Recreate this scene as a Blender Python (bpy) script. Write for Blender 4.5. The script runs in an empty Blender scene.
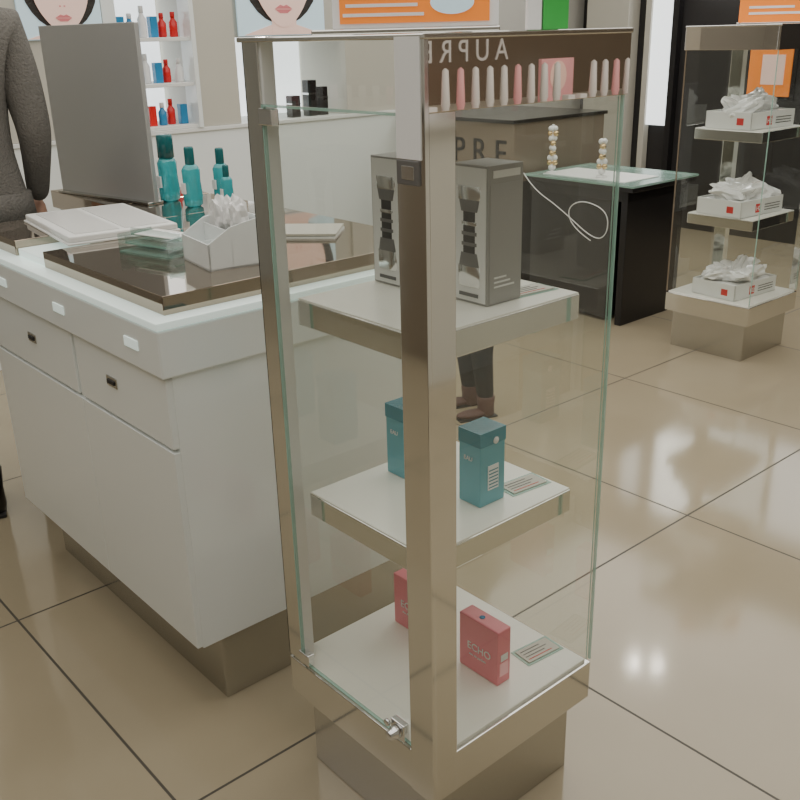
import bpy, bmesh, math, random
from mathutils import Vector, Matrix, noise as mnoise
random.seed(4)
S=bpy.context.scene
# ---------------------------------------------------------------- materials
def mat(name,col,rough=.5,metal=0,emit=0,ecol=None,bump=0,bscale=40,var=0,vscale=3,coat=0,alpha=1,trans=0):
    m=bpy.data.materials.new(name);m.use_nodes=True
    n=m.node_tree.nodes;l=m.node_tree.links;b=n['Principled BSDF']
    b.inputs['Base Color'].default_value=(*col,1);b.inputs['Roughness'].default_value=rough
    b.inputs['Metallic'].default_value=metal;b.inputs['Coat Weight'].default_value=coat
    b.inputs['Coat Roughness'].default_value=.05
    b.inputs['Alpha'].default_value=alpha;b.inputs['Transmission Weight'].default_value=trans
    if emit:
        b.inputs['Emission Color'].default_value=(*(ecol or col),1);b.inputs['Emission Strength'].default_value=emit
    tc=n.new('ShaderNodeTexCoord')
    if bump:
        t=n.new('ShaderNodeTexNoise');t.inputs['Scale'].default_value=bscale;t.inputs['Detail'].default_value=4
        bp=n.new('ShaderNodeBump');bp.inputs['Strength'].default_value=bump;bp.inputs['Distance'].default_value=.01
        l.new(tc.outputs['Object'],t.inputs['Vector']);l.new(t.outputs['Fac'],bp.inputs['Height']);l.new(bp.outputs['Normal'],b.inputs['Normal'])
    if var:
        t=n.new('ShaderNodeTexNoise');t.inputs['Scale'].default_value=vscale;t.inputs['Detail'].default_value=5
        r=n.new('ShaderNodeMix');r.data_type='RGBA'
        r.inputs[6].default_value=(*[c*(1-var) for c in col],1);r.inputs[7].default_value=(*[min(1,c*(1+var)) for c in col],1)
        l.new(tc.outputs['Object'],t.inputs['Vector']);l.new(t.outputs['Fac'],r.inputs[0]);l.new(r.outputs[2],b.inputs['Base Color'])
    return m
def glassmat(name,tint,refl=.9,mul=1.0):
    m=bpy.data.materials.new(name);m.use_nodes=True;n=m.node_tree.nodes;l=m.node_tree.links
    n.remove(n['Principled BSDF']);o=n['Material Output']
    t=n.new('ShaderNodeBsdfTransparent');t.inputs[0].default_value=(*tint,1)
    g=n.new('ShaderNodeBsdfGlossy');g.inputs['Roughness'].default_value=.01;g.inputs['Color'].default_value=(refl,refl,refl,1)
    f=n.new('ShaderNodeLayerWeight');f.inputs[0].default_value=.5
    pw=n.new('ShaderNodeMath');pw.operation='POWER';pw.inputs[1].default_value=4.0
    mm=n.new('ShaderNodeMath');mm.operation='MULTIPLY_ADD';mm.inputs[1].default_value=.8;mm.inputs[2].default_value=.07*mul
    x=n.new('ShaderNodeMixShader');l.new(f.outputs['Facing'],pw.inputs[0]);l.new(pw.outputs[0],mm.inputs[0]);l.new(mm.outputs[0],x.inputs[0]);l.new(t.outputs[0],x.inputs[1]);l.new(g.outputs[0],x.inputs[2]);l.new(x.outputs[0],o.inputs[0])
    return m
M={}
M['steel']=mat('polished_steel',(.75,.745,.72),.08,1,bump=.015,bscale=6)
M['steelb']=mat('brushed_steel',(.55,.545,.52),.20,1,bump=.04,bscale=60)
M['mirror']=mat('bronze_mirror',(.74,.68,.62),.012,1)
M['chrome']=mat('chrome',(.75,.75,.75),.12,1)
M['white']=mat('white_lacquer',(.84,.88,.87),.16,coat=.4,var=.02)
M['whitem']=mat('white_matte',(.78,.79,.77),.5,var=.03)
M['shelf']=mat('shelf_white',(.90,.89,.82),.22,var=.02)
M['ltext']=mat('print_grey',(.12,.12,.12),.5,var=.05)
M['wtext']=mat('print_white',(.85,.85,.85),.5,var=.02)
M['red']=mat('print_red',(.6,.03,.03),.4,var=.05)
M['glass']=glassmat('clear_glass',(.945,.965,.945),.9,1)
M['gedge']=mat('glass_edge',(.42,.66,.57),.15,var=.1,alpha=.55)
M['acryl']=glassmat('clear_acrylic',(.88,.93,.92),1,2.2)
M['black']=mat('black_lacquer',(.012,.011,.012),.22,var=.1)
M['blackm']=mat('black_matte',(.02,.018,.018),.6,var=.2)
M['brown']=mat('bronze_panel',(.24,.19,.14),.25,.3,var=.1)
M['wood']=mat('brown_laminate',(.18,.145,.105),.35,var=.15)
M['darktop']=mat('bronze_mirror_top',(.36,.30,.24),.04,.92,var=.08)
M['lit']=mat('backlit_white',(.84,.93,.89),.2,emit=.36,ecol=(.82,1,.94),var=.01)
M['litw']=mat('lightbox_white',(.95,.95,.95),.3,emit=1.5,ecol=(.9,.97,1),var=.01)
M['litb']=mat('floor_glow_emitter',(.95,.95,.95),.3,emit=6,ecol=(1,.98,.95),var=.01)  # emitter for the added panel that makes the floor glow
M['beige']=mat('beige_panel',(.54,.52,.455),.35,var=.05)
M['wall']=mat('wall_paint',(.44,.43,.39),.6,var=.06)
M['ceil']=mat('ceiling_paint',(.66,.65,.62),.7,var=.04)
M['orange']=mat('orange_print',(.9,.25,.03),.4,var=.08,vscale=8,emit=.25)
M['green']=mat('green_print',(.05,.45,.08),.4,var=.1)
M['pink']=mat('pink_carton',(.85,.24,.30),.35,var=.05)
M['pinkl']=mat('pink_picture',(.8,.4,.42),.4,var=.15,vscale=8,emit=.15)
M['blue']=mat('blue_carton',(.11,.40,.49),.3,var=.08,coat=.3)
M['blued']=mat('blue_cap',(.06,.27,.35),.2,var=.05)
M['teal']=mat('teal_glass',(.06,.58,.64),.05,var=.15,vscale=20,coat=.5,trans=.45)
M['tealc']=mat('teal_cap',(.01,.13,.14),.15,var=.05)
M['greybox']=mat('silver_carton',(.72,.72,.70),.3,var=.06)
M['greyd']=mat('dark_grey_carton',(.30,.295,.28),.35,var=.06)
M['gunm']=mat('gunmetal_print',(.14,.135,.13),.35,var=.06)
M['plast']=mat('crumpled_plastic',(.88,.88,.87),.2,var=.04,coat=.5,bump=.3,bscale=50)
M['skin']=mat('skin',(.62,.36,.26),.5,var=.05)
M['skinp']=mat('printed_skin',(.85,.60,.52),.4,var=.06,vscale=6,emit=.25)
M['lips']=mat('printed_lips',(.72,.22,.24),.4,var=.05)
M['hair']=mat('hair',(.02,.015,.012),.45,bump=.4,bscale=120)
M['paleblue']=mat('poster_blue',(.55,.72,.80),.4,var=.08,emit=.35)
M['sweater']=mat('grey_knit',(.17,.16,.145),.9,bump=.8,bscale=160,var=.25,vscale=120)
M['pants']=mat('dark_trousers',(.018,.017,.02),.85,bump=.3,bscale=90,var=.2)
M['coat']=mat('dark_coat',(.03,.025,.028),.8,bump=.3,bscale=60,var=.2)
M['boot']=mat('brown_boot',(.12,.06,.05),.6,bump=.3,bscale=60,var=.3,vscale=30)
M['shoe']=mat('black_shoe',(.015,.013,.012),.35,var=.1)
M['gold']=mat('gold_beads',(.75,.55,.28),.25,.8,var=.1)
M['redb']=mat('red_bottle',(.7,.02,.02),.2,var=.05)
M['blueb']=mat('blue_bottle',(.03,.25,.5),.2,var=.05)
M['lamp']=mat('lamp_emitter',(1,1,1),.5,emit=300,ecol=(1,.93,.8),var=.001)
M['metal']=mat('metal_panel',(.62,.63,.63),.40,.75,bump=.05,bscale=200)
M['rope']=mat('white_cord',(.8,.8,.8),.4,var=.03)
# floor tiles
def floormat():
    m=bpy.data.materials.new('floor_tiles');m.use_nodes=True;n=m.node_tree.nodes;l=m.node_tree.links;b=n['Principled BSDF']
    tc=n.new('ShaderNodeTexCoord');sx=n.new('ShaderNodeSeparateXYZ');l.new(tc.outputs['Object'],sx.inputs[0])
    outs=[]
    for ax,off in ((0,.63),(1,1.462)):
        a=n.new('ShaderNodeMath');a.operation='SUBTRACT';a.inputs[1].default_value=off-.93*20+.465;l.new(sx.outputs[ax],a.inputs[0])
        c=n.new('ShaderNodeMath');c.operation='MODULO';c.inputs[1].default_value=.93;l.new(a.outputs[0],c.inputs[0])
        d=n.new('ShaderNodeMath');d.operation='SUBTRACT';d.inputs[1].default_value=.465;l.new(c.outputs[0],d.inputs[0])
        e=n.new('ShaderNodeMath');e.operation='ABSOLUTE';l.new(d.outputs[0],e.inputs[0])
        f=n.new('ShaderNodeMath');f.operation='LESS_THAN';f.inputs[1].default_value=.0033;l.new(e.outputs[0],f.inputs[0]);outs.append(f)
    mx=n.new('ShaderNodeMath');mx.operation='MAXIMUM';l.new(outs[0].outputs[0],mx.inputs[0]);l.new(outs[1].outputs[0],mx.inputs[1])
    t=n.new('ShaderNodeTexNoise');t.inputs['Scale'].default_value=2.5;t.inputs['Detail'].default_value=8;l.new(tc.outputs['Object'],t.inputs['Vector'])
    r=n.new('ShaderNodeMix');r.data_type='RGBA';r.inputs[6].default_value=(.34,.285,.19,1);r.inputs[7].default_value=(.41,.35,.245,1);l.new(t.outputs['Fac'],r.inputs[0])
    g=n.new('ShaderNodeMix');g.data_type='RGBA';g.inputs[7].default_value=(.06,.05,.035,1);l.new(mx.outputs[0],g.inputs[0]);l.new(r.outputs[2],g.inputs[6])
    l.new(g.outputs[2],b.inputs['Base Color'])
    q=n.new('ShaderNodeMath');q.operation='MULTIPLY_ADD';q.inputs[1].default_value=.5;q.inputs[2].default_value=.10;l.new(mx.outputs[0],q.inputs[0]);l.new(q.outputs[0],b.inputs['Roughness'])
    b.inputs['Specular IOR Level'].default_value=.75
    return m
M['floor']=floormat()
# ---------------------------------------------------------------- helpers
def new_obj(name,me,parent=None,m=None):
    o=bpy.data.objects.new(name,me);S.collection.objects.link(o)
    if parent: o.parent=parent
    if m: me.materials.append(M[m])
    return o
def root(name,loc=(0,0,0),rz=0,sc=1):
    e=bpy.data.objects.new(name,None);S.collection.objects.link(e);e.location=loc;e.rotation_euler=(0,0,rz);e.scale=(sc,)*3;e.empty_display_size=.1;return e
def box(name,x0,x1,y0,y1,z0,z1,m,parent=None,bev=.002,rz=0,rx=0):
    bm=bmesh.new();bmesh.ops.create_cube(bm,size=1)
    sx,sy,sz=x1-x0,y1-y0,z1-z0
    bmesh.ops.scale(bm,vec=(sx,sy,sz),verts=bm.verts)
    bev=min(bev,min(sx,sy,sz)*.3)
    if bev>0: bmesh.ops.bevel(bm,geom=bm.edges[:],offset=bev,segments=2,affect='EDGES',profile=.5)
    me=bpy.data.meshes.new(name);bm.to_mesh(me);bm.free()
    o=new_obj(name,me,parent,m);o.location=((x0+x1)/2,(y0+y1)/2,(z0+z1)/2);o.rotation_euler=(rx,0,rz);return o
def pane(name,p,q,z0,z1,m,parent):
    me=bpy.data.meshes.new(name);me.from_pydata([(p[0],p[1],z0),(q[0],q[1],z0),(q[0],q[1],z1),(p[0],p[1],z1)],[],[(0,1,2,3)])
    return new_obj(name,me,parent,m)
def lathe(name,prof,loc,m,parent=None,seg=28,rot=(0,0,0),sy=1):
    bm=bmesh.new();rings=[]
    for r,z in prof:
        rings.append([bm.verts.new((r*math.cos(2*math.pi*i/seg),sy*r*math.sin(2*math.pi*i/seg),z)) for i in range(seg)])
    for a,b in zip(rings,rings[1:]):
        for i in range(seg): bm.faces.new((a[i],a[(i+1)%seg],b[(i+1)%seg],b[i]))
    bm.faces.new(rings[0][::-1]);bm.faces.new(rings[-1])
    bmesh.ops.recalc_face_normals(bm,faces=bm.faces)
    me=bpy.data.meshes.new(name);bm.to_mesh(me);bm.free()
    for p in me.polygons:p.use_smooth=True
    o=new_obj(name,me,parent,m);o.location=loc;o.rotation_euler=rot;return o
def ball(name,loc,r,m,parent=None,sc=(1,1,1),sub=3,noise=0):
    bm=bmesh.new();bmesh.ops.create_icosphere(bm,subdivisions=sub,radius=r)
    if noise:
        off=Vector((random.uniform(0,50),random.uniform(0,50),random.uniform(0,50)))
        for v in bm.verts:
            nn=mnoise.noise(v.co/r*1.8+off)+.6*abs(mnoise.noise(v.co/r*4+off))
            v.co*=1+noise*nn
    me=bpy.data.meshes.new(name);bm.to_mesh(me);bm.free()
    for p in me.polygons:p.use_smooth=not noise
    o=new_obj(name,me,parent,m);o.location=loc;o.scale=sc;return o
def curve(name,pts,r,m,parent=None,cyc=False):
    c=bpy.data.curves.new(name,'CURVE');c.dimensions='3D';c.bevel_depth=r;c.bevel_resolution=2
    s=c.splines.new('NURBS');s.points.add(len(pts)-1)
    for p,q in zip(s.points,pts): p.co=(*q,1)
    s.use_cyclic_u=cyc;s.use_endpoint_u=not cyc;s.order_u=3
    o=bpy.data.objects.new(name,c);S.collection.objects.link(o);c.materials.append(M[m]);o.parent=parent;return o
def text(name,body,size,loc,facing,m,parent,ext=.0005):
    c=bpy.data.curves.new(name,'FONT');c.body=body;c.size=size;c.extrude=ext
    o=bpy.data.objects.new(name,c);S.collection.objects.link(o);c.materials.append(M[m]);o.parent=parent;o.location=loc
    if facing=='-x': o.rotation_euler=(math.pi/2,0,-math.pi/2)
    elif facing=='-y': o.rotation_euler=(math.pi/2,0,0)
    else: o.rotation_euler=facing
    return o
def poly(name,pts,m,parent,loc=(0,0,0),rot=(0,0,0),th=.002):
    bm=bmesh.new();vs=[bm.verts.new((p[0],0,p[1])) for p in pts];f=bm.faces.new(vs)
    r=bmesh.ops.extrude_face_region(bm,geom=[f]);bmesh.ops.translate(bm,vec=(0,-th,0),verts=[v for v in r['geom'] if isinstance(v,bmesh.types.BMVert)])
    bmesh.ops.recalc_face_normals(bm,faces=bm.faces)
    me=bpy.data.meshes.new(name);bm.to_mesh(me);bm.free();o=new_obj(name,me,parent,m);o.location=loc;o.rotation_euler=rot;return o
def ell(cx,cz,a,b,n=28): return [(cx+a*math.cos(2*math.pi*i/n),cz+b*math.sin(2*math.pi*i/n)) for i in range(n)]
# ---------------------------------------------------------------- room
XA,XB,YA,YB,ZC=-1.6,6.6,-1.7,5.25,2.9
box('floor',XA,XB,YA,YB,-.05,0,'floor',bev=0).data
S.objects['floor'].location=(0,0,0)
me=S.objects['floor'].data
for v in me.vertices:
    v.co.x+=(XA+XB)/2;v.co.y+=(YA+YB)/2;v.co.z-=.025
box('ceiling',XA,XB,YA,YB,ZC,ZC+.05,'ceil',bev=0)
box('wall_left',XA,XB,YB,YB+.08,0,ZC,'wall',bev=0)
box('wall_back',XB,XB+.08,YA,YB,0,ZC,'blackm',bev=0)
box('wall_right',XA,XB,YA-.08,YA,0,ZC,'wall',bev=0)
box('wall_front',XA-.08,XA,YA,YB,0,ZC,'wall',bev=0)
# ---------------------------------------------------------------- display tower
def tower(X,Y,post=True):
    T=root('glass_display_tower',(X,Y,0));a=.447
    box('plinth',.03,a-.03,.03,a-.03,0,.19,'steelb',T)
    box('base_body',0,a,0,a,.185,.274,'steel',T)
    box('base_deck',.008,a-.008,.008,a-.008,.272,.281,'shelf',T)
    for k,z in (('upper',1.06),('middle',.669)):
        box('shelf_edge_'+k,.038,a-.03,.049,a-.058,z-.05,z-.003,'steel',T)
        box('shelf_top_'+k,.040,a-.032,.051,a-.060,z-.004,z,'shelf',T,bev=0)
    box('header_band_front',-.004,a+.004,-.004,.008,1.398,1.497,'mirror',T,bev=.001)
    box('header_band_rear',a-.008,a+.004,.008,a+.004,1.398,1.497,'mirror',T,bev=.001)
    box('header_cap',-.006,a+.006,-.006,a+.006,1.492,1.5,'steel',T)
    zb,zt=.281,1.398
    w=.055
    if post:
        box('post_face_left',-.005,.004,-.005,w,zb-.09,1.497,'steel',T,bev=.001)
        box('post_face_right',0,w+.003,-.001,.004,zb-.09,zt,'steel',T,bev=.001)
        box('post_core',.004,.02,.004,w,zb,zt,'steel',T)
        box('hinge_post_face',0,.004,a-.045,a,zb,1.497,'steel',T,bev=.001)
        box('hinge_post_return',.004,.03,a-.05,a-.035,zb,1.497,'whitem',T)
        box('hinge_post_back',0,.045,a-.004,a,zb,1.497,'steel',T,bev=.001)
    else:
        box('post_face_left',a-.004,a,a-w,a,zb,zt,'steel',T,bev=.001)
        box('post_face_right',a-w,a,a-.004,a,zb,zt,'steel',T,bev=.001)
        box('hinge_post_face',a-.004,a,0,.04,zb,zt,'steel',T,bev=.001)
        box('header_band_left',-.004,.008,.008,a+.004,1.398,1.497,'mirror',T,bev=.001)
    y0=w if post else 0
    g0=a-.047 if post else a
    pane('glass_door',(.003,y0+.001),(.003,g0),zb+.004,zt-.002,'glass',T)
    pane('glass_front',((w+.004) if post else .004,.003),(a-.003,.003),zb,zt,'glass',T)
    pane('glass_back',(a-.003,.004),(a-.003,a-.006),zb,zt,'glass',T)
    pane('glass_side',(.045,a-.006),(a-.004,a-.006),zb,1.49 if post else zt,'glass',T)
    box('glass_edge_corner',a-.003,a,.000,.006,zb,zt,'gedge',T,bev=0)
    box('glass_edge_corner_inner',a-.010,a-.0085,.004,.006,zb,zt,'gedge',T,bev=0)
    if not post:
        box('glass_edge_near',0,.004,0,.004,zb,zt,'gedge',T,bev=0)
        box('glass_edge_left',0,.004,a-.006,a,zb,zt,'brown',T,bev=0)
    else:
        box('door_edge_top',0,.006,y0,g0,zt-.006,zt-.002,'gedge',T,bev=0)
        box('door_edge_bottom',0,.006,y0,g0,zb+.001,zb+.004,'gedge',T,bev=0)
        box('door_edge_hinge',-.001,.006,g0-.003,g0,zb+.002,zt-.004,'gedge',T,bev=0)
        box('door_hinge_top',-.006,.010,g0-.035,g0+.004,zt-.035,zt-.008,'chrome',T)
        box('door_hinge_bottom',-.006,.010,g0-.03,g0+.004,zb+.006,zb+.032,'chrome',T)
        box('door_catch',-.008,.008,w-.05,w-.002,1.30,1.335,'gunm',T)
        box('door_catch_plate',-.009,-.007,w-.04,w-.014,1.308,1.327,'chrome',T)
        box('post_reflection_strip',-.0065,-.004,.002,w-.002,1.336,1.496,'wtext',T,bev=0)  # bright reflection on the steel post, painted as a white strip
        lathe('door_lock',[(.004,0),(.013,0),(.013,.012),(.009,.016),(.009,.024),(.004,.026)],(-.004,w+.035,zb+.022),'chrome',T,rot=(0,-math.pi/2,0))
        box('door_lock_plate',-.006,.008,w+.018,w+.055,zb+.003,zb+.04,'chrome',T)
        lathe('door_lock_tab',[(.003,0),(.007,.001),(.007,.006),(.003,.007)],(-.008,w+.058,zb+.03),'chrome',T,rot=(0,-math.pi/2,0))
    return T
tower(.897,.9775,True)
tower(3.96,2.115,False)
# price cards in clear sleeves
def card(x,y,z,rz):
    c=root('price_card',(x,y,z),rz)
    box('card_body',-.043,.043,-.022,.022,.0008,.0025,'beige',c,bev=0)
    box('card_sleeve',-.050,.050,-.028,.028,0,.0008,'gedge',c,bev=0)
    for i in range(4): box('print_line_%d'%i,-.036,.028-.012*(i%2),-.015+.009*i,-.013+.009*i,.0025,.003,'ltext' if i else 'red',c,bev=0)
card(1.258,1.10,1.0605,-.1);card(1.258,1.10,.6695,-.1);card(1.283,1.07,.2815,-.1)
# product cartons
def grinder_box(x,y,z):
    B=root('boxed_flashlight_carton',(x,y,z))
    w=.085;h=.235
    box('carton',0,w,0,w,0,h,'greyd',B,bev=.0015)
    box('carton_front_panel',-.0015,0,.004,w-.004,.004,h-.004,'greybox',B,bev=0)
    box('carton_side_panel',.004,w-.004,-.0012,0,.004,h-.03,'greyd',B,bev=0)
    cy=.0425
    for nm,r0,r1,z0,z1,m in (('lid',.026,.026,.178,.200,'chrome'),('collar',.019,.024,.158,.178,'gunm'),('barrel',.014,.014,.085,.160,'blackm'),('ring_a',.018,.018,.135,.141,'chrome'),('ring_b',.018,.018,.118,.124,'gunm'),('ring_c',.018,.018,.1,.106,'gunm'),('foot',.024,.019,.065,.088,'gunm'),('base',.026,.026,.03,.065,'chrome')):
        o=lathe('print_'+nm,[(r0,z0),(r1,z1)],(-.0015,cy,0),m,B);o.scale=(.12,1,1)
    box('carton_caption',-.003,-.0015,.02,.065,.012,.018,'ltext',B,bev=0)
    box('carton_top_stripe',.01,w-.01,-.002,-.001,h-.02,h-.008,'greybox',B,bev=0)
    for i in range(3): box('carton_side_print_%d'%i,.015,w-.02-.01*i,-.0018,-.001,.03+.008*i,.033+.008*i,'greybox',B,bev=0)
grinder_box(1.127,1.077,1.0605);grinder_box(1.112,1.275,1.0605)
def blue_box(x,y,z):
    B=root('blue_perfume_carton',(x,y,z))
    box('carton',0,.066,0,.056,0,.15,'blue',B)
    box('lid_band',-.0008,.0668,-.0008,.0568,.122,.15,'blued',B,bev=0)
    box('label_a',.02,.048,-.0012,0,.03,.08,'wtext',B,bev=0)
    for i in range(6): box('label_print_%d'%i,.022,.046,-.0018,-.001,.034+.007*i,.036+.007*i,'blued',B,bev=0)
    lathe('seal_sticker',[(.007,0),(.007,.0008)],(.04,-.001,.128),'wtext',B,rot=(math.pi/2,0,0))
    text('carton_text','EAU',.012,(-.001,.042,.09),'-x','wtext',B)
blue_box(1.125,1.088,.6695);blue_box(1.105,1.275,.6695)
def pink_box(x,y,z):
    B=root('pink_perfume_carton',(x,y,z))
    box('carton',0,.037,0,.107,0,.125,'pink',B)
    box('side_label',.006,.03,-.0012,0,.02,.05,'pinkl',B,bev=0)
    text('carton_text','ECHO',.024,(-.001,.084,.052),'-x','wtext',B)
    text('carton_subtext','eau de parfum',.008,(-.001,.078,.038),'-x','wtext',B)
    lathe('seal_sticker',[(.006,0),(.006,.0008)],(.018,.06,.125),'blueb',B)
    box('side_print',.008,.028,-.0018,-.0008,.055,.07,'wtext',B,bev=0)
pink_box(1.136,1.047,.2815);pink_box(1.134,1.25,.2815)
# sign on top of tower
dirv=(.752,-.659)
sg=root('orange_promo_sign',(1.08,1.22,1.5),math.atan2(dirv[1],dirv[0]))
box('sign_board',-.117,.150,-.004,.004,.008,.17,'wtext',sg)
box('sign_print',-.105,.135,-.006,-.003,.016,.16,'orange',sg,bev=0)
box('sign_foot',-.15,.15,-.03,.03,0,.008,'steel',sg)
for i,(a,b) in enumerate(((-.10,.03),(-.095,.02),(-.09,.01))): box('sign_line_%d'%i,a,b,-.008,-.005,.026+.014*i,.031+.014*i,'wtext',sg,bev=0)
poly('sign_picture',ell(.075,.045,.035,.018),'paleblue',sg,loc=(0,-.007,0))
gb=root('green_leaflet_box',(1.235,1.04,1.5),-.72)
box('leaflet_box',-.02,.02,-.012,.012,0,.1,'green',gb)
box('leaflet_edge',-.045,-.022,-.012,.012,0,.09,'wtext',gb)
# ---------------------------------------------------------------- boxes in far tower
def tray(x,y,z,rz):
    B=root('cotton_pad_box',(x,y,z),rz)
    L,W,Hh=.33,.24,.075
    box('tray_floor',-L/2,L/2,-W/2,W/2,0,.004,'whitem',B,bev=0)
    box('tray_wall_a',-L/2,L/2,-W/2,-W/2+.004,0,Hh,'whitem',B,bev=0)
    box('tray_wall_b',-L/2,L/2,W/2-.004,W/2,0,Hh,'whitem',B,bev=0)
    box('tray_wall_c',-L/2,-L/2+.004,-W/2,W/2,0,Hh,'whitem',B,bev=0)
    box('tray_wall_d',L/2-.004,L/2,-W/2,W/2,0,Hh,'whitem',B,bev=0)
    box('logo',-.05,-.01,-W/2-.001,-W/2,.015,.055,'red',B,bev=0)
    text('logo_text','H2',.03,(-.048,-W/2-.0015,.024),'-y','wtext',B)
    box('logo_side',-L/2-.001,-L/2,-.08,-.045,.02,.05,'red',B,bev=0)
    for i in range(3): box('print_%d'%i,.02,.14,-W/2-.001,-W/2,.02+.012*i,.024+.012*i,'ltext',B,bev=0)
    box('bag_flat_fold',-.14,.14,-.10,.10,.055,.072,'plast',B,bev=.004)
    for i in range(6):
        o=ball('plastic_bag_%d'%i,(-.09+.036*i,random.uniform(-.05,.05),.085+random.uniform(0,.02)),.055,'plast',B,sc=(1.5,1.1,.6),sub=3,noise=.5)
        o.rotation_euler=(random.uniform(-.5,.5),random.uniform(-.5,.5),random.uniform(0,3))
    o=ball('plastic_peak',(.02,0,.12),.045,'plast',B,sc=(1.8,.6,.6),sub=3,noise=.6);o.rotation_euler=(0,-.5,.3)
tray(4.18,2.335,1.0605,-.08);tray(4.17,2.335,.6695,-.08);tray(4.17,2.32,.2815,-.08)
# ---------------------------------------------------------------- counter
C=root('cosmetics_sales_counter')
x0,x1,y0,y1=.80,1.60,1.66,2.72
box('plinth',.888,1.5,1.706,2.68,0,.2,'steelb',C)
box('cabinet_body',x0+.02,x1,y0+.005,y1-.01,.2,.862,'white',C)
box('drawer_near',x0+.006,x0+.022,y0+.006,2.122,.70,.857,'white',C,bev=.003)
box('drawer_far',x0+.006,x0+.022,2.138,y1-.012,.70,.857,'white',C,bev=.003)
box('cabinet_door',x0+.006,x0+.022,y0+.006,2.122,.205,.692,'white',C,bev=.001)
box('cabinet_door_far',x0+.006,x0+.022,2.124,y1-.012,.205,.692,'white',C,bev=.001)
for k,yy in (('near',1.93),('far',2.40)):
    box('handle_recess_'+k,x0+.003,x0+.008,yy-.025,yy+.025,.773,.797,'steelb',C)
    box('handle_slot_'+k,x0+.0,x0+.004,yy-.018,yy+.018,.780,.790,'blackm',C)
box('fascia',x0-.004,x1+.01,y0-.004,2.80,.861,.962,'white',C,bev=.004)
for i,yy in enumerate((1.78,2.157,2.53)): box('fascia_label_%d'%i,x0-.007,x0-.003,yy-.03,yy+.03,.902,.924,'lit',C)
box('glass_top',x0-.006,x1+.012,y0-.006,2.80,.964,.980,'lit',C)
box('dark_platform_near',.835,x1,1.695,2.31,.98,1.02,'darktop',C)
box('dark_platform_far',.835,x1,2.50,2.80,.98,1.02,'darktop',C)
box('dark_platform_rear',1.0,x1,2.31,2.50,.98,1.02,'darktop',C)
box('lit_inset',.84,1.0,2.315,2.495,.98,1.0,'lit',C)
C2=root('rear_sales_counter')
box('rear_body',1.28,x1,2.815,3.3,0,.962,'white',C2)
box('rear_top',1.255,x1,2.815,3.3,.962,1.02,'darktop',C2)
P=root('metal_display_panel',(1.325,2.985,1.02),.17)
box('panel_sheet',-.008,.008,-.256,.256,.006,.53,'metal',P)
box('panel_foot',-.03,.03,-.25,.25,0,.008,'steelb',P)
B=root('open_booklet',(1.08,2.52,1.02),-.12)
box('cover',-.15,.15,-.22,.22,0,.006,'whitem',B)
box('pages',-.145,.145,-.215,.215,.006,.022,'whitem',B,bev=.004)
box('printed_panel_a',-.12,-.005,-.19,.19,.022,.024,'greybox',B,bev=0)
box('printed_panel_b',.01,.13,-.19,.19,.022,.024,'greybox',B,bev=0)
def papers(name,x,y,z,rz,n,s,ms):
    B=root(name,(x,y,z),rz)
    for i in range(n):
        o=box('sheet_%d'%i,-s[0],s[0],-s[1],s[1],.007*i,.007*i+.005,ms[i%len(ms)],B,bev=0);o.rotation_euler=(0,0,random.uniform(-.1,.1))
papers('paper_stack',1.40,2.02,1.02,.7,2,(.07,.11),('whitem','beige'))
A=root('clear_acrylic_stand',(1.035,2.085,1.02),.25)
for i in range(3):
    box('acrylic_step_%d'%i,-.05+.02*i,.055,-.085,.085,.018*i,.018*i+.004,'gedge',A,bev=0)
    box('acrylic_riser_%d'%i,-.05+.02*i,-.046+.02*i,-.085,.085,.018*i,.018*i+.018,'acryl',A,bev=0)
box('acrylic_leaflet',-.02,.05,-.07,.06,.041,.043,'whitem',A,bev=0)
for k in (-1,1): box('acrylic_side',-.05,.055,k*.085-.002,k*.085+.002,0,.045,'acryl',A,bev=0)
O=root('white_organizer_box',(1.09,1.88,1.02),-.15,1.08)
box('organizer_floor',-.06,.06,-.075,.075,0,.004,'whitem',O,bev=0)
box('organizer_front',-.06,-.057,-.075,.075,0,.055,'white',O,bev=0)
box('organizer_rear',.057,.06,-.075,.075,0,.10,'white',O,bev=0)
box('organizer_mid',-.01,-.007,-.075,.075,0,.075,'white',O,bev=0)
for k,yy in (('a',-.075),('b',.072)):
    poly('organizer_side_'+k,[(-.06,0),(.06,0),(.06,.1),(-.01,.085),(-.06,.055)],'white',O,loc=(0,yy+.003,0),th=.003)
box('organizer_divider',-.057,.057,-.002,.001,0,.05,'white',O,bev=0)
for i in range(4):
    o=ball('tissue_%d'%i,(.025+random.uniform(-.01,.01),-.045+.03*i,.09),.026,'plast',O,sc=(.7,.7,1.5),sub=3,noise=.5)
def bottle(x,y,z,s,kind):
    B=root('teal_perfume_bottle',(x,y,z),0,s)
    lathe('flask',[(.020,0),(.028,.006),(.030,.03),(.027,.075),(.028,.105),(.020,.118),(.012,.122)],(0,0,0),'teal',B,sy=.75)
    lathe('cap',[(.013,.12),(.014,.122),(.014,.165),(.012,.17)] if kind else [(.022,.118),(.022,.175),(.02,.178)],(0,0,0),'tealc',B)
    box('bottle_label',-.031,-.026,-.01,.01,.04,.07,'wtext',B,bev=0)
bottle(1.43,2.76,1.02,1.15,0);bottle(1.427,2.607,1.02,1.05,1);bottle(1.55,2.64,1.02,.95,1);bottle(1.52,2.56,1.02,.7,1)
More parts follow.
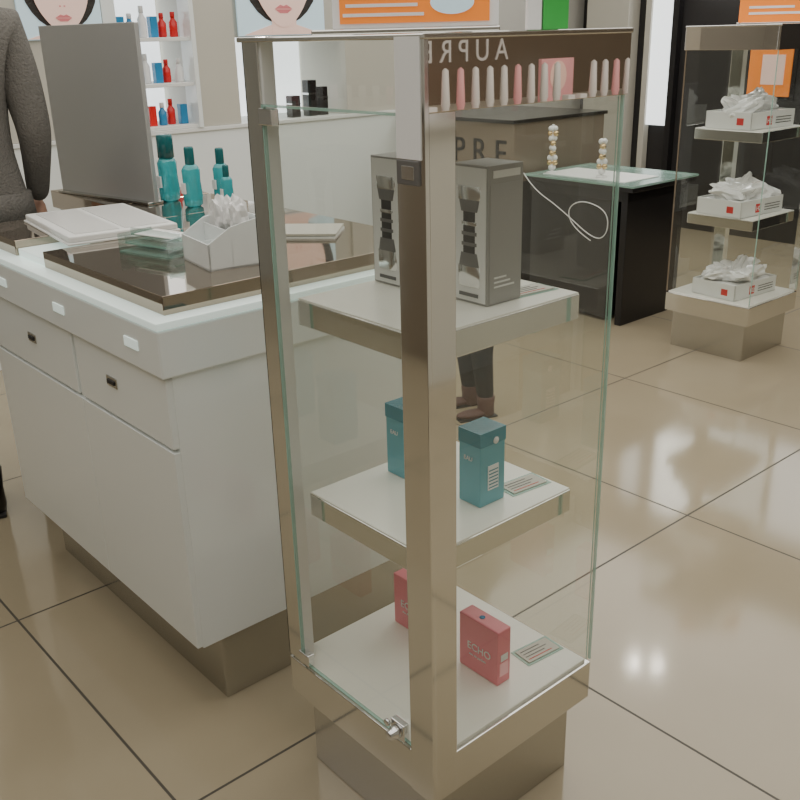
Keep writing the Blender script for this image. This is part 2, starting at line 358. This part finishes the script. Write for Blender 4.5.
# ---------------------------------------------------------------- wall display unit
Y=4.6
W=root('lit_cosmetics_cabinet')
box('cabinet_base',.6,4.02,Y,YB-.01,0,1.04,'white',W)
box('cabinet_base_top',.6,4.02,Y-.01,YB-.01,1.04,1.06,'whitem',W)
box('niche_backing',.6,4.02,YB-.1,YB-.01,1.06,2.6,'beige')  # backing panel behind niche, shelves and posters
W3=root('lit_wall_niche')
box('niche_back',2.87,3.59,YB-.2,YB-.15,1.061,1.5,'litw',W3)
box('pillar_a',2.62,2.86,Y,YB-.105,1.061,2.6,'beige',W3)
box('pillar_b',3.60,4.02,Y,YB-.105,1.061,2.6,'beige',W3)
box('niche_top',2.86,3.6,Y+.02,YB-.105,1.5,2.6,'beige',W3)
W2=root('lit_display_shelf')
box('pillar_c',2.13,2.20,Y,YB-.105,1.061,2.6,'white',W2)
box('shelf_unit_back',2.2,2.6,YB-.3,YB-.25,1.061,2.6,'litw',W2)
for i,z in enumerate((1.08,1.29,1.51,1.73)): box('unit_shelf_%d'%i,2.2,2.6,Y,YB-.3,z-.019,z,'whitem',W2)
box('pillar_rim',2.59,2.615,Y-.02,Y+.1,1.061,2.6,'white',W2)
W4=root('poster_wall_panel')
box('poster_panel_left',.6,2.125,Y,Y+.1,1.061,2.6,'beige',W4)
LB=root('lotion_bottle_assortment')
def shelfbottle(x,y,z,m,h):
    lathe('flask',[(.018,0),(.022,.004),(.022,h*.6),(.012,h*.72),(.010,h*.8)],(x,y,z),m,LB,seg=16)
    lathe('cap',[(.012,h*.8),(.012,h),(.01,h+.003)],(x,y,z),'wtext' if m!='redb' else 'redb',LB,seg=16)
for z in (1.08,1.29,1.51):
    for i in range(6):
        if (i+int(z*10))%3==0: box('carton_%d'%i,2.23+.06*i,2.27+.06*i,Y+.06,Y+.1,z,z+.1,random.choice(['redb','blueb']),LB)
        else: shelfbottle(2.25+.06*i,Y+.07+random.uniform(0,.03),z,random.choice(['redb','blueb','wtext','redb','wtext']),.11+.04*random.random())
def poster(x0,x1,y,z0,z1,cx,name='face_poster'):
    B=root(name,(0,y,0))
    box('poster_board',x0,x1,-.012,0,z0,z1,'paleblue',B,bev=.001)
    s=(x1-x0)/.6*1.45
    poly('hair_shape',ell(cx,z0+.26*s,.19*s,.22*s),'hair',B,loc=(0,-.013,0))
    poly('shoulder_shape',[(cx-.19*s,z0+.004),(cx+.19*s,z0+.004),(cx+.06*s,z0+.04*s),(cx-.06*s,z0+.04*s)],'skinp',B,loc=(0,-.0155,0),th=.001)
    poly('neck_shape',[(cx-.055*s,z0+.005),(cx+.06*s,z0+.005),(cx+.06*s,z0+.12*s),(cx-.06*s,z0+.12*s)],'skinp',B,loc=(0,-.016,0))
    fc=[(cx+.14*s*math.sin(t)*(1 if math.cos(t)>0 else (1-.25*(-math.cos(t))**2)),z0+.23*s+.2*s*math.cos(t)) for t in [2*math.pi*i/36 for i in range(36)]]
    poly('face_shape',fc,'skinp',B,loc=(0,-.019,0))
    poly('upper_lip_shape',[(cx-.042*s,z0+.098*s),(cx-.015*s,z0+.113*s),(cx,z0+.108*s),(cx+.015*s,z0+.113*s),(cx+.042*s,z0+.098*s)],'lips',B,loc=(0,-.022,0),th=.001)
    poly('lower_lip_shape',[(cx-.040*s,z0+.096*s),(cx-.018*s,z0+.082*s),(cx+.018*s,z0+.082*s),(cx+.040*s,z0+.096*s)],'lips',B,loc=(0,-.022,0),th=.001)
    for k in (-1,1):
        poly('eye_shape',ell(cx+k*.06*s,z0+.25*s,.026*s,.010*s),'wtext',B,loc=(0,-.022,0),th=.001)
        poly('iris_shape',ell(cx+k*.06*s,z0+.25*s,.010*s,.010*s),'hair',B,loc=(0,-.0235,0),th=.001)
        poly('brow_shape',ell(cx+k*.06*s,z0+.29*s,.035*s,.005*s),'hair',B,loc=(0,-.022,0),th=.001)
        poly('nostril_shape',ell(cx+k*.011*s,z0+.15*s,.005*s,.003*s),'lips',B,loc=(0,-.022,0),th=.001)
poster(2.88,3.45,Y,1.505,2.15,3.17);poster(1.72,2.12,Y-.002,1.51,2.0,1.93)
for i,(x,h) in enumerate(((3.40,.20),(3.48,.16),(3.28,.12))):
    B=root('black_cosmetic_case',(x,4.70,1.06));box('case_body',-.03,.03,-.03,.03,0,h,'black',B);box('case_band',-.031,.031,-.031,.031,h*.6,h*.65,'chrome',B,bev=0)
# ---------------------------------------------------------------- black table + brand cabinet
D=root('black_display_table')
box('table_top',4.05,4.62,2.86,3.58,.715,.74,'black',D)
box('table_glass',4.04,4.63,2.85,3.59,.74,.752,'gedge',D)
box('table_mat',4.10,4.4,2.95,3.5,.752,.756,'whitem',D,bev=0)
box('table_body',4.09,4.45,3.02,3.57,.02,.715,'black',D)
box('table_side_panel',4.07,4.58,2.90,2.94,0,.715,'black',D)
box('table_leg_far',4.55,4.60,3.5,3.55,0,.715,'black',D)
box('table_apron',4.07,4.60,2.90,3.57,.66,.715,'black',D)
E=root('brand_counter')
box('counter_body',4.02,4.8,3.66,4.55,0,.70,'black',E)
box('counter_panel',4.0,4.8,3.63,4.57,.70,1.02,'brown',E)
box('counter_top',3.98,4.82,3.62,4.58,1.02,1.04,'black',E)
text('counter_lettering','A U P R E',.20,(3.998,4.50,.79),'-x','blackm',E,.002)
curve('hanging_cord',[(4.03,3.58,.757),(4.02,3.5,.68),(4.01,3.3,.6),(4.01,3.05,.45),(4.01,2.97,.5),(4.01,2.98,.62),(4.01,3.15,.66),(4.01,3.25,.6),(4.01,3.2,.5),(4.01,3.08,.45)],.003,'rope',D)
def beads(x,y,z,h):
    B=root('bead_bracelet_stand',(x,y,z))
    lathe('stand_foot',[(.03,0),(.03,.006),(.006,.012),(.006,h)],(0,0,0),'wtext',B,seg=16)
    n=int(h/.028)
    for i in range(n):
        for k in (-1,1): ball('bead_%d'%i,(k*.008,-k*.013*math.sin(i*1.1),.03+i*.026),.016,('wtext','gold')[i%2],B,sub=2)
beads(4.14,3.47,.756,.26);beads(4.18,3.16,.756,.2)
# ---------------------------------------------------------------- back wall features
K=root('backlit_wall_column')
box('light_panel',XB-.05,XB-.005,4.36,4.55,.78,2.5,'litw',K)
box('panel_frame_a',XB-.07,XB-.005,4.55,4.60,.0,2.5,'beige',K)
box('panel_frame_b',XB-.07,XB-.005,4.31,4.36,.0,2.5,'black',K)
box('beige_column',XB-.15,XB-.005,4.70,5.1,0,2.6,'beige',K)
L=root('wall_lightbox_sign')
box('lightbox',XB-.06,XB-.005,2.6,3.72,1.52,2.3,'litw',L)
box('lightbox_frame',XB-.08,XB-.005,2.58,3.74,1.48,1.52,'black',L)
box('floor_glow_panel',XB-.06,XB-.005,3.74,4.2,1.75,2.5,'litb',L)  # extra panel added above the view to cast a glow on the floor
Q=root('orange_wall_poster')
box('poster_board',XB-.03,XB-.005,3.4,3.72,1.02,1.36,'orange',Q)
box('poster_frame',XB-.02,XB-.003,3.37,3.75,.99,1.39,'black',Q)
box('poster_print',XB-.034,XB-.03,3.45,3.62,1.1,1.3,'skinp',Q,bev=0)
sg2=root('orange_promo_sign',(4.2,2.3,1.5),-.72)
box('sign_board',-.14,.2,-.004,.004,.008,.2,'orange',sg2)
box('sign_foot',-.14,.2,-.03,.03,0,.008,'steel',sg2)
box('sign_line',-.1,.15,-.006,-.003,.04,.05,'wtext',sg2,bev=0)
box('sign_line_b',-.1,.1,-.006,-.003,.065,.075,'wtext',sg2,bev=0)
# ---------------------------------------------------------------- fixtures beside the camera (seen in the steel and mirror reflections)
R=root('tube_display_shelf')
box('back_panel',1.6,5.6,YA+.01,YA+.05,0,1.62,'brown',R)
box('shelf_board',1.6,5.6,YA+.05,-.95,1.13,1.16,'beige',R)
box('cabinet',1.7,5.5,YA+.05,-1.0,0,1.13,'beige',R)
text('panel_lettering','A U P R E S',.15,(3.9,YA+.053,1.36),(math.pi/2,0,math.pi),'wtext',R,.002)
for i,(xx,m) in enumerate(((2.72,'pinkl'),(3.75,'pinkl'),(2.3,'paleblue'),(4.6,'paleblue'))):
    box('display_picture_%d'%i,xx-.12,xx+.12,-1.2,-1.18,1.17,1.37,m,R);poly('display_face_%d'%i,ell(xx,1.29,.06,.07),'skinp',R,loc=(0,-1.177,0),th=-.002)
k=0
for xx in [2.42+.09*i for i in range(24)]:
    k+=1
    if abs(xx-2.72)<.1 or abs(xx-3.75)<.1: box('small_carton_%d'%k,xx-.025,xx+.025,-1.07,-1.03,1.16,1.21,'wtext',R)
    else: lathe('tube_%d'%k,[(.016,0),(.016,.04),(.020,.05),(.014,.19),(.003,.2)],(xx,-1.05,1.16),('wtext','wtext','wtext','pinkl')[k%4],R,seg=12)
G2=root('added_reflection_cabinet')  # unseen cabinet added to darken reflections in the left-facing steel
box('reflect_cab_body',XA+.02,XA+.45,-.6,3.4,0,1.15,'wood',G2)
box('reflect_cab_top',XA+.01,XA+.47,-.62,3.42,1.15,1.18,'black',G2)
for i in range(4): box('reflect_cab_door_%d'%i,XA+.45,XA+.465,-.59+i,.39+i,.06,1.12,'wood',G2)
# ---------------------------------------------------------------- people
def person(name,loc,rz,sc,top,legs,shoe,lean=0.0,arm=.14,gap=1.0,armx=1.0):
    G=root(name,loc,rz,sc)
    V=[];E_=[];Rr=[]
    def v(p,r,par=None):
        V.append(p);Rr.append(r)
        if par is not None:E_.append((par,len(V)-1))
        return len(V)-1
    pel=v((0,0,.96),(.155,.115))
    wa=v((0,.0,1.08),(.145,.105),pel);ch=v((0,-.01,1.25),(.165,.12),wa);uc=v((0,-.01,1.38),(.15,.105),ch)
    nb=v((0,-.005,1.47),(.07,.065),uc);nk=v((0,.01,1.54),(.055,.055),nb)
    for s in (-1,1):
        sh=v((s*.17,-.01,1.40),(.07,.07),uc);el=v((s*.235*armx,-.03,1.13),(.05,.05),sh);w=v((s*.225*armx,arm,.93),(.036,.032),el)
        hp=v((s*.09,0,.86),(.095,.1),pel);kn=v((s*.10,.02,.50),(.068,.07),hp);an=v((s*.10,-.01,.12),(.05,.052),kn)
    me=bpy.data.meshes.new('body');me.from_pydata(V,E_,[]);o=new_obj('body',me,G)
    o.modifiers.new('s','SKIN')
    for i,sv in enumerate(me.skin_vertices[0].data): sv.radius=Rr[i];sv.use_root=(i==0)
    sub=o.modifiers.new('u','SUBSURF');sub.levels=2;sub.render_levels=2
    for mm in (top,legs,'skin'): me.materials.append(M[mm])
    bpy.context.view_layer.update();dg=bpy.context.evaluated_depsgraph_get()
    nm=bpy.data.meshes.new_from_object(o.evaluated_get(dg));o.modifiers.clear();o.data=nm
    if len(nm.materials)<3:
        nm.materials.clear()
        for mm in (top,legs,'skin'): nm.materials.append(M[mm])
    for p in nm.polygons:
        p.use_smooth=True;z=p.center.z
        p.material_index=2 if z>1.5 else (1 if (z<.93 and abs(p.center.x)<.19) else 0)
    lathe('sweater_hem',[(.165,.90),(.178,.905),(.172,.97),(.16,.975)],(0,0,0),top,G,sy=.75)
    lathe('collar',[(.075,1.47),(.082,1.48),(.075,1.515),(.066,1.52)],(0,0,0),top,G)
    ball('head',(0,.02,1.64),.1,'skin',G,sc=(.78,.95,1.2))
    ball('hair_cap',(0,.0,1.665),.105,'hair',G,sc=(.86,.98,1.12))
    ball('nose',(0,.118,1.635),.014,'skin',G,sc=(.8,1,1.5),sub=2);ball('mouth',(0,.108,1.588),.018,'lips',G,sc=(1.2,.4,.35),sub=2)
    for s in (-1,1):
        ball('eye',(s*.03,.105,1.65),.011,'wtext',G,sub=2);ball('pupil',(s*.03,.114,1.65),.005,'blackm',G,sub=2);ball('ear',(s*.08,.01,1.635),.022,'skin',G,sc=(.35,.8,1.3),sub=2)
        lathe('shoe_upper',[(.045,.0),(.05,.03),(.048,.08),(.054,.15),(.05,.16)],(s*.10,-.01,0),shoe,G,seg=18)
        ball('shoe_toe',(s*.105,.075,.033),.05,shoe,G,sc=(.9,2.1,.66));box('shoe_sole',s*.105-.046,s*.105+.046,-.065,.175,0,.012,'blackm',G,bev=.004)
        W_=Vector((s*.225*armx,arm,.93));D_=Vector((0,.55,-.83)).normalized()
        ball('palm',W_+D_*.05,.045,'skin',G,sc=(.5,.8,1.05),sub=2)
        for f in range(4):
            base=W_+D_*.085+Vector((0,(-.024+.016*f)*.83,(-.024+.016*f)*.55));L_=(.075,.085,.08,.062)[3-f]
            curve('finger_%d'%f,[base,base+D_*L_*.45,base+D_*L_*.75+Vector((-s*.012,0,0)),base+D_*L_*.95+Vector((-s*.03,0,0))],.0085,'skin',G)
        tb=W_+D_*.03+Vector((-s*.01,.03,.015));curve('thumb',[tb,tb+Vector((-s*.015,.03,-.01)),tb+Vector((-s*.022,.04,-.035)),tb+Vector((-s*.022,.042,-.05))],.0095,'skin',G)
    return G
person('standing_shopper',(.91,3.08,0),-.25,1.1,'sweater','pants','shoe',arm=.08,armx=.87)
ch=person('child_shopper',(2.66,2.60,0),1.25,.56,'coat','pants','boot',arm=.02,armx=.85)
ch.scale=(.72,.72,.56)
# ---------------------------------------------------------------- lights
def area(loc,sx,sy,p,col=(1,.97,.91)):
    l=bpy.data.lights.new('ceiling_area',  'AREA');l.shape='RECTANGLE';l.size=sx;l.size_y=sy;l.energy=p;l.color=col
    o=bpy.data.objects.new('ceiling_light',l);S.collection.objects.link(o);o.location=loc
area((4.2,2.2,ZC-.03),4.2,5.0,128);area((.4,1.6,ZC-.03),3.2,5.2,82)
for i,(x,y) in enumerate(((5.0,3.25),(5.1,3.12),(3.2,0.2),(2.2,4.2),(.3,3.4))):
    F=root('recessed_downlight',(x,y,ZC-.04))
    lathe('trim_ring',[(.05,.002),(.05,.04)],(0,0,0),'chrome',F);lathe('lamp_disc',[(.022,-.004),(.022,.001)],(0,0,0),'lamp',F)
w=bpy.data.worlds.new('w');S.world=w;w.use_nodes=True;w.node_tree.nodes['Background'].inputs[0].default_value=(.8,.78,.72,1);w.node_tree.nodes['Background'].inputs[1].default_value=.25
# ---------------------------------------------------------------- camera
f,pit,roll,yaw=938.4888,.3723,-.0255,.8610
fw=Vector((math.cos(yaw)*math.cos(pit),math.sin(yaw)*math.cos(pit),-math.sin(pit)))
r=fw.cross(Vector((0,0,1))).normalized();u=r.cross(fw);c,s=math.cos(roll),math.sin(roll)
r2=c*r+s*u;u2=-s*r+c*u
cd=bpy.data.cameras.new('camera');cam=bpy.data.objects.new('camera',cd);S.collection.objects.link(cam)
m=Matrix((r2,u2,-fw)).transposed().to_4x4();m.translation=Vector((0,0,1.5));cam.matrix_world=m
cd.sensor_width=36;cd.lens=f/800*36;cd.clip_start=.01;S.camera=cam
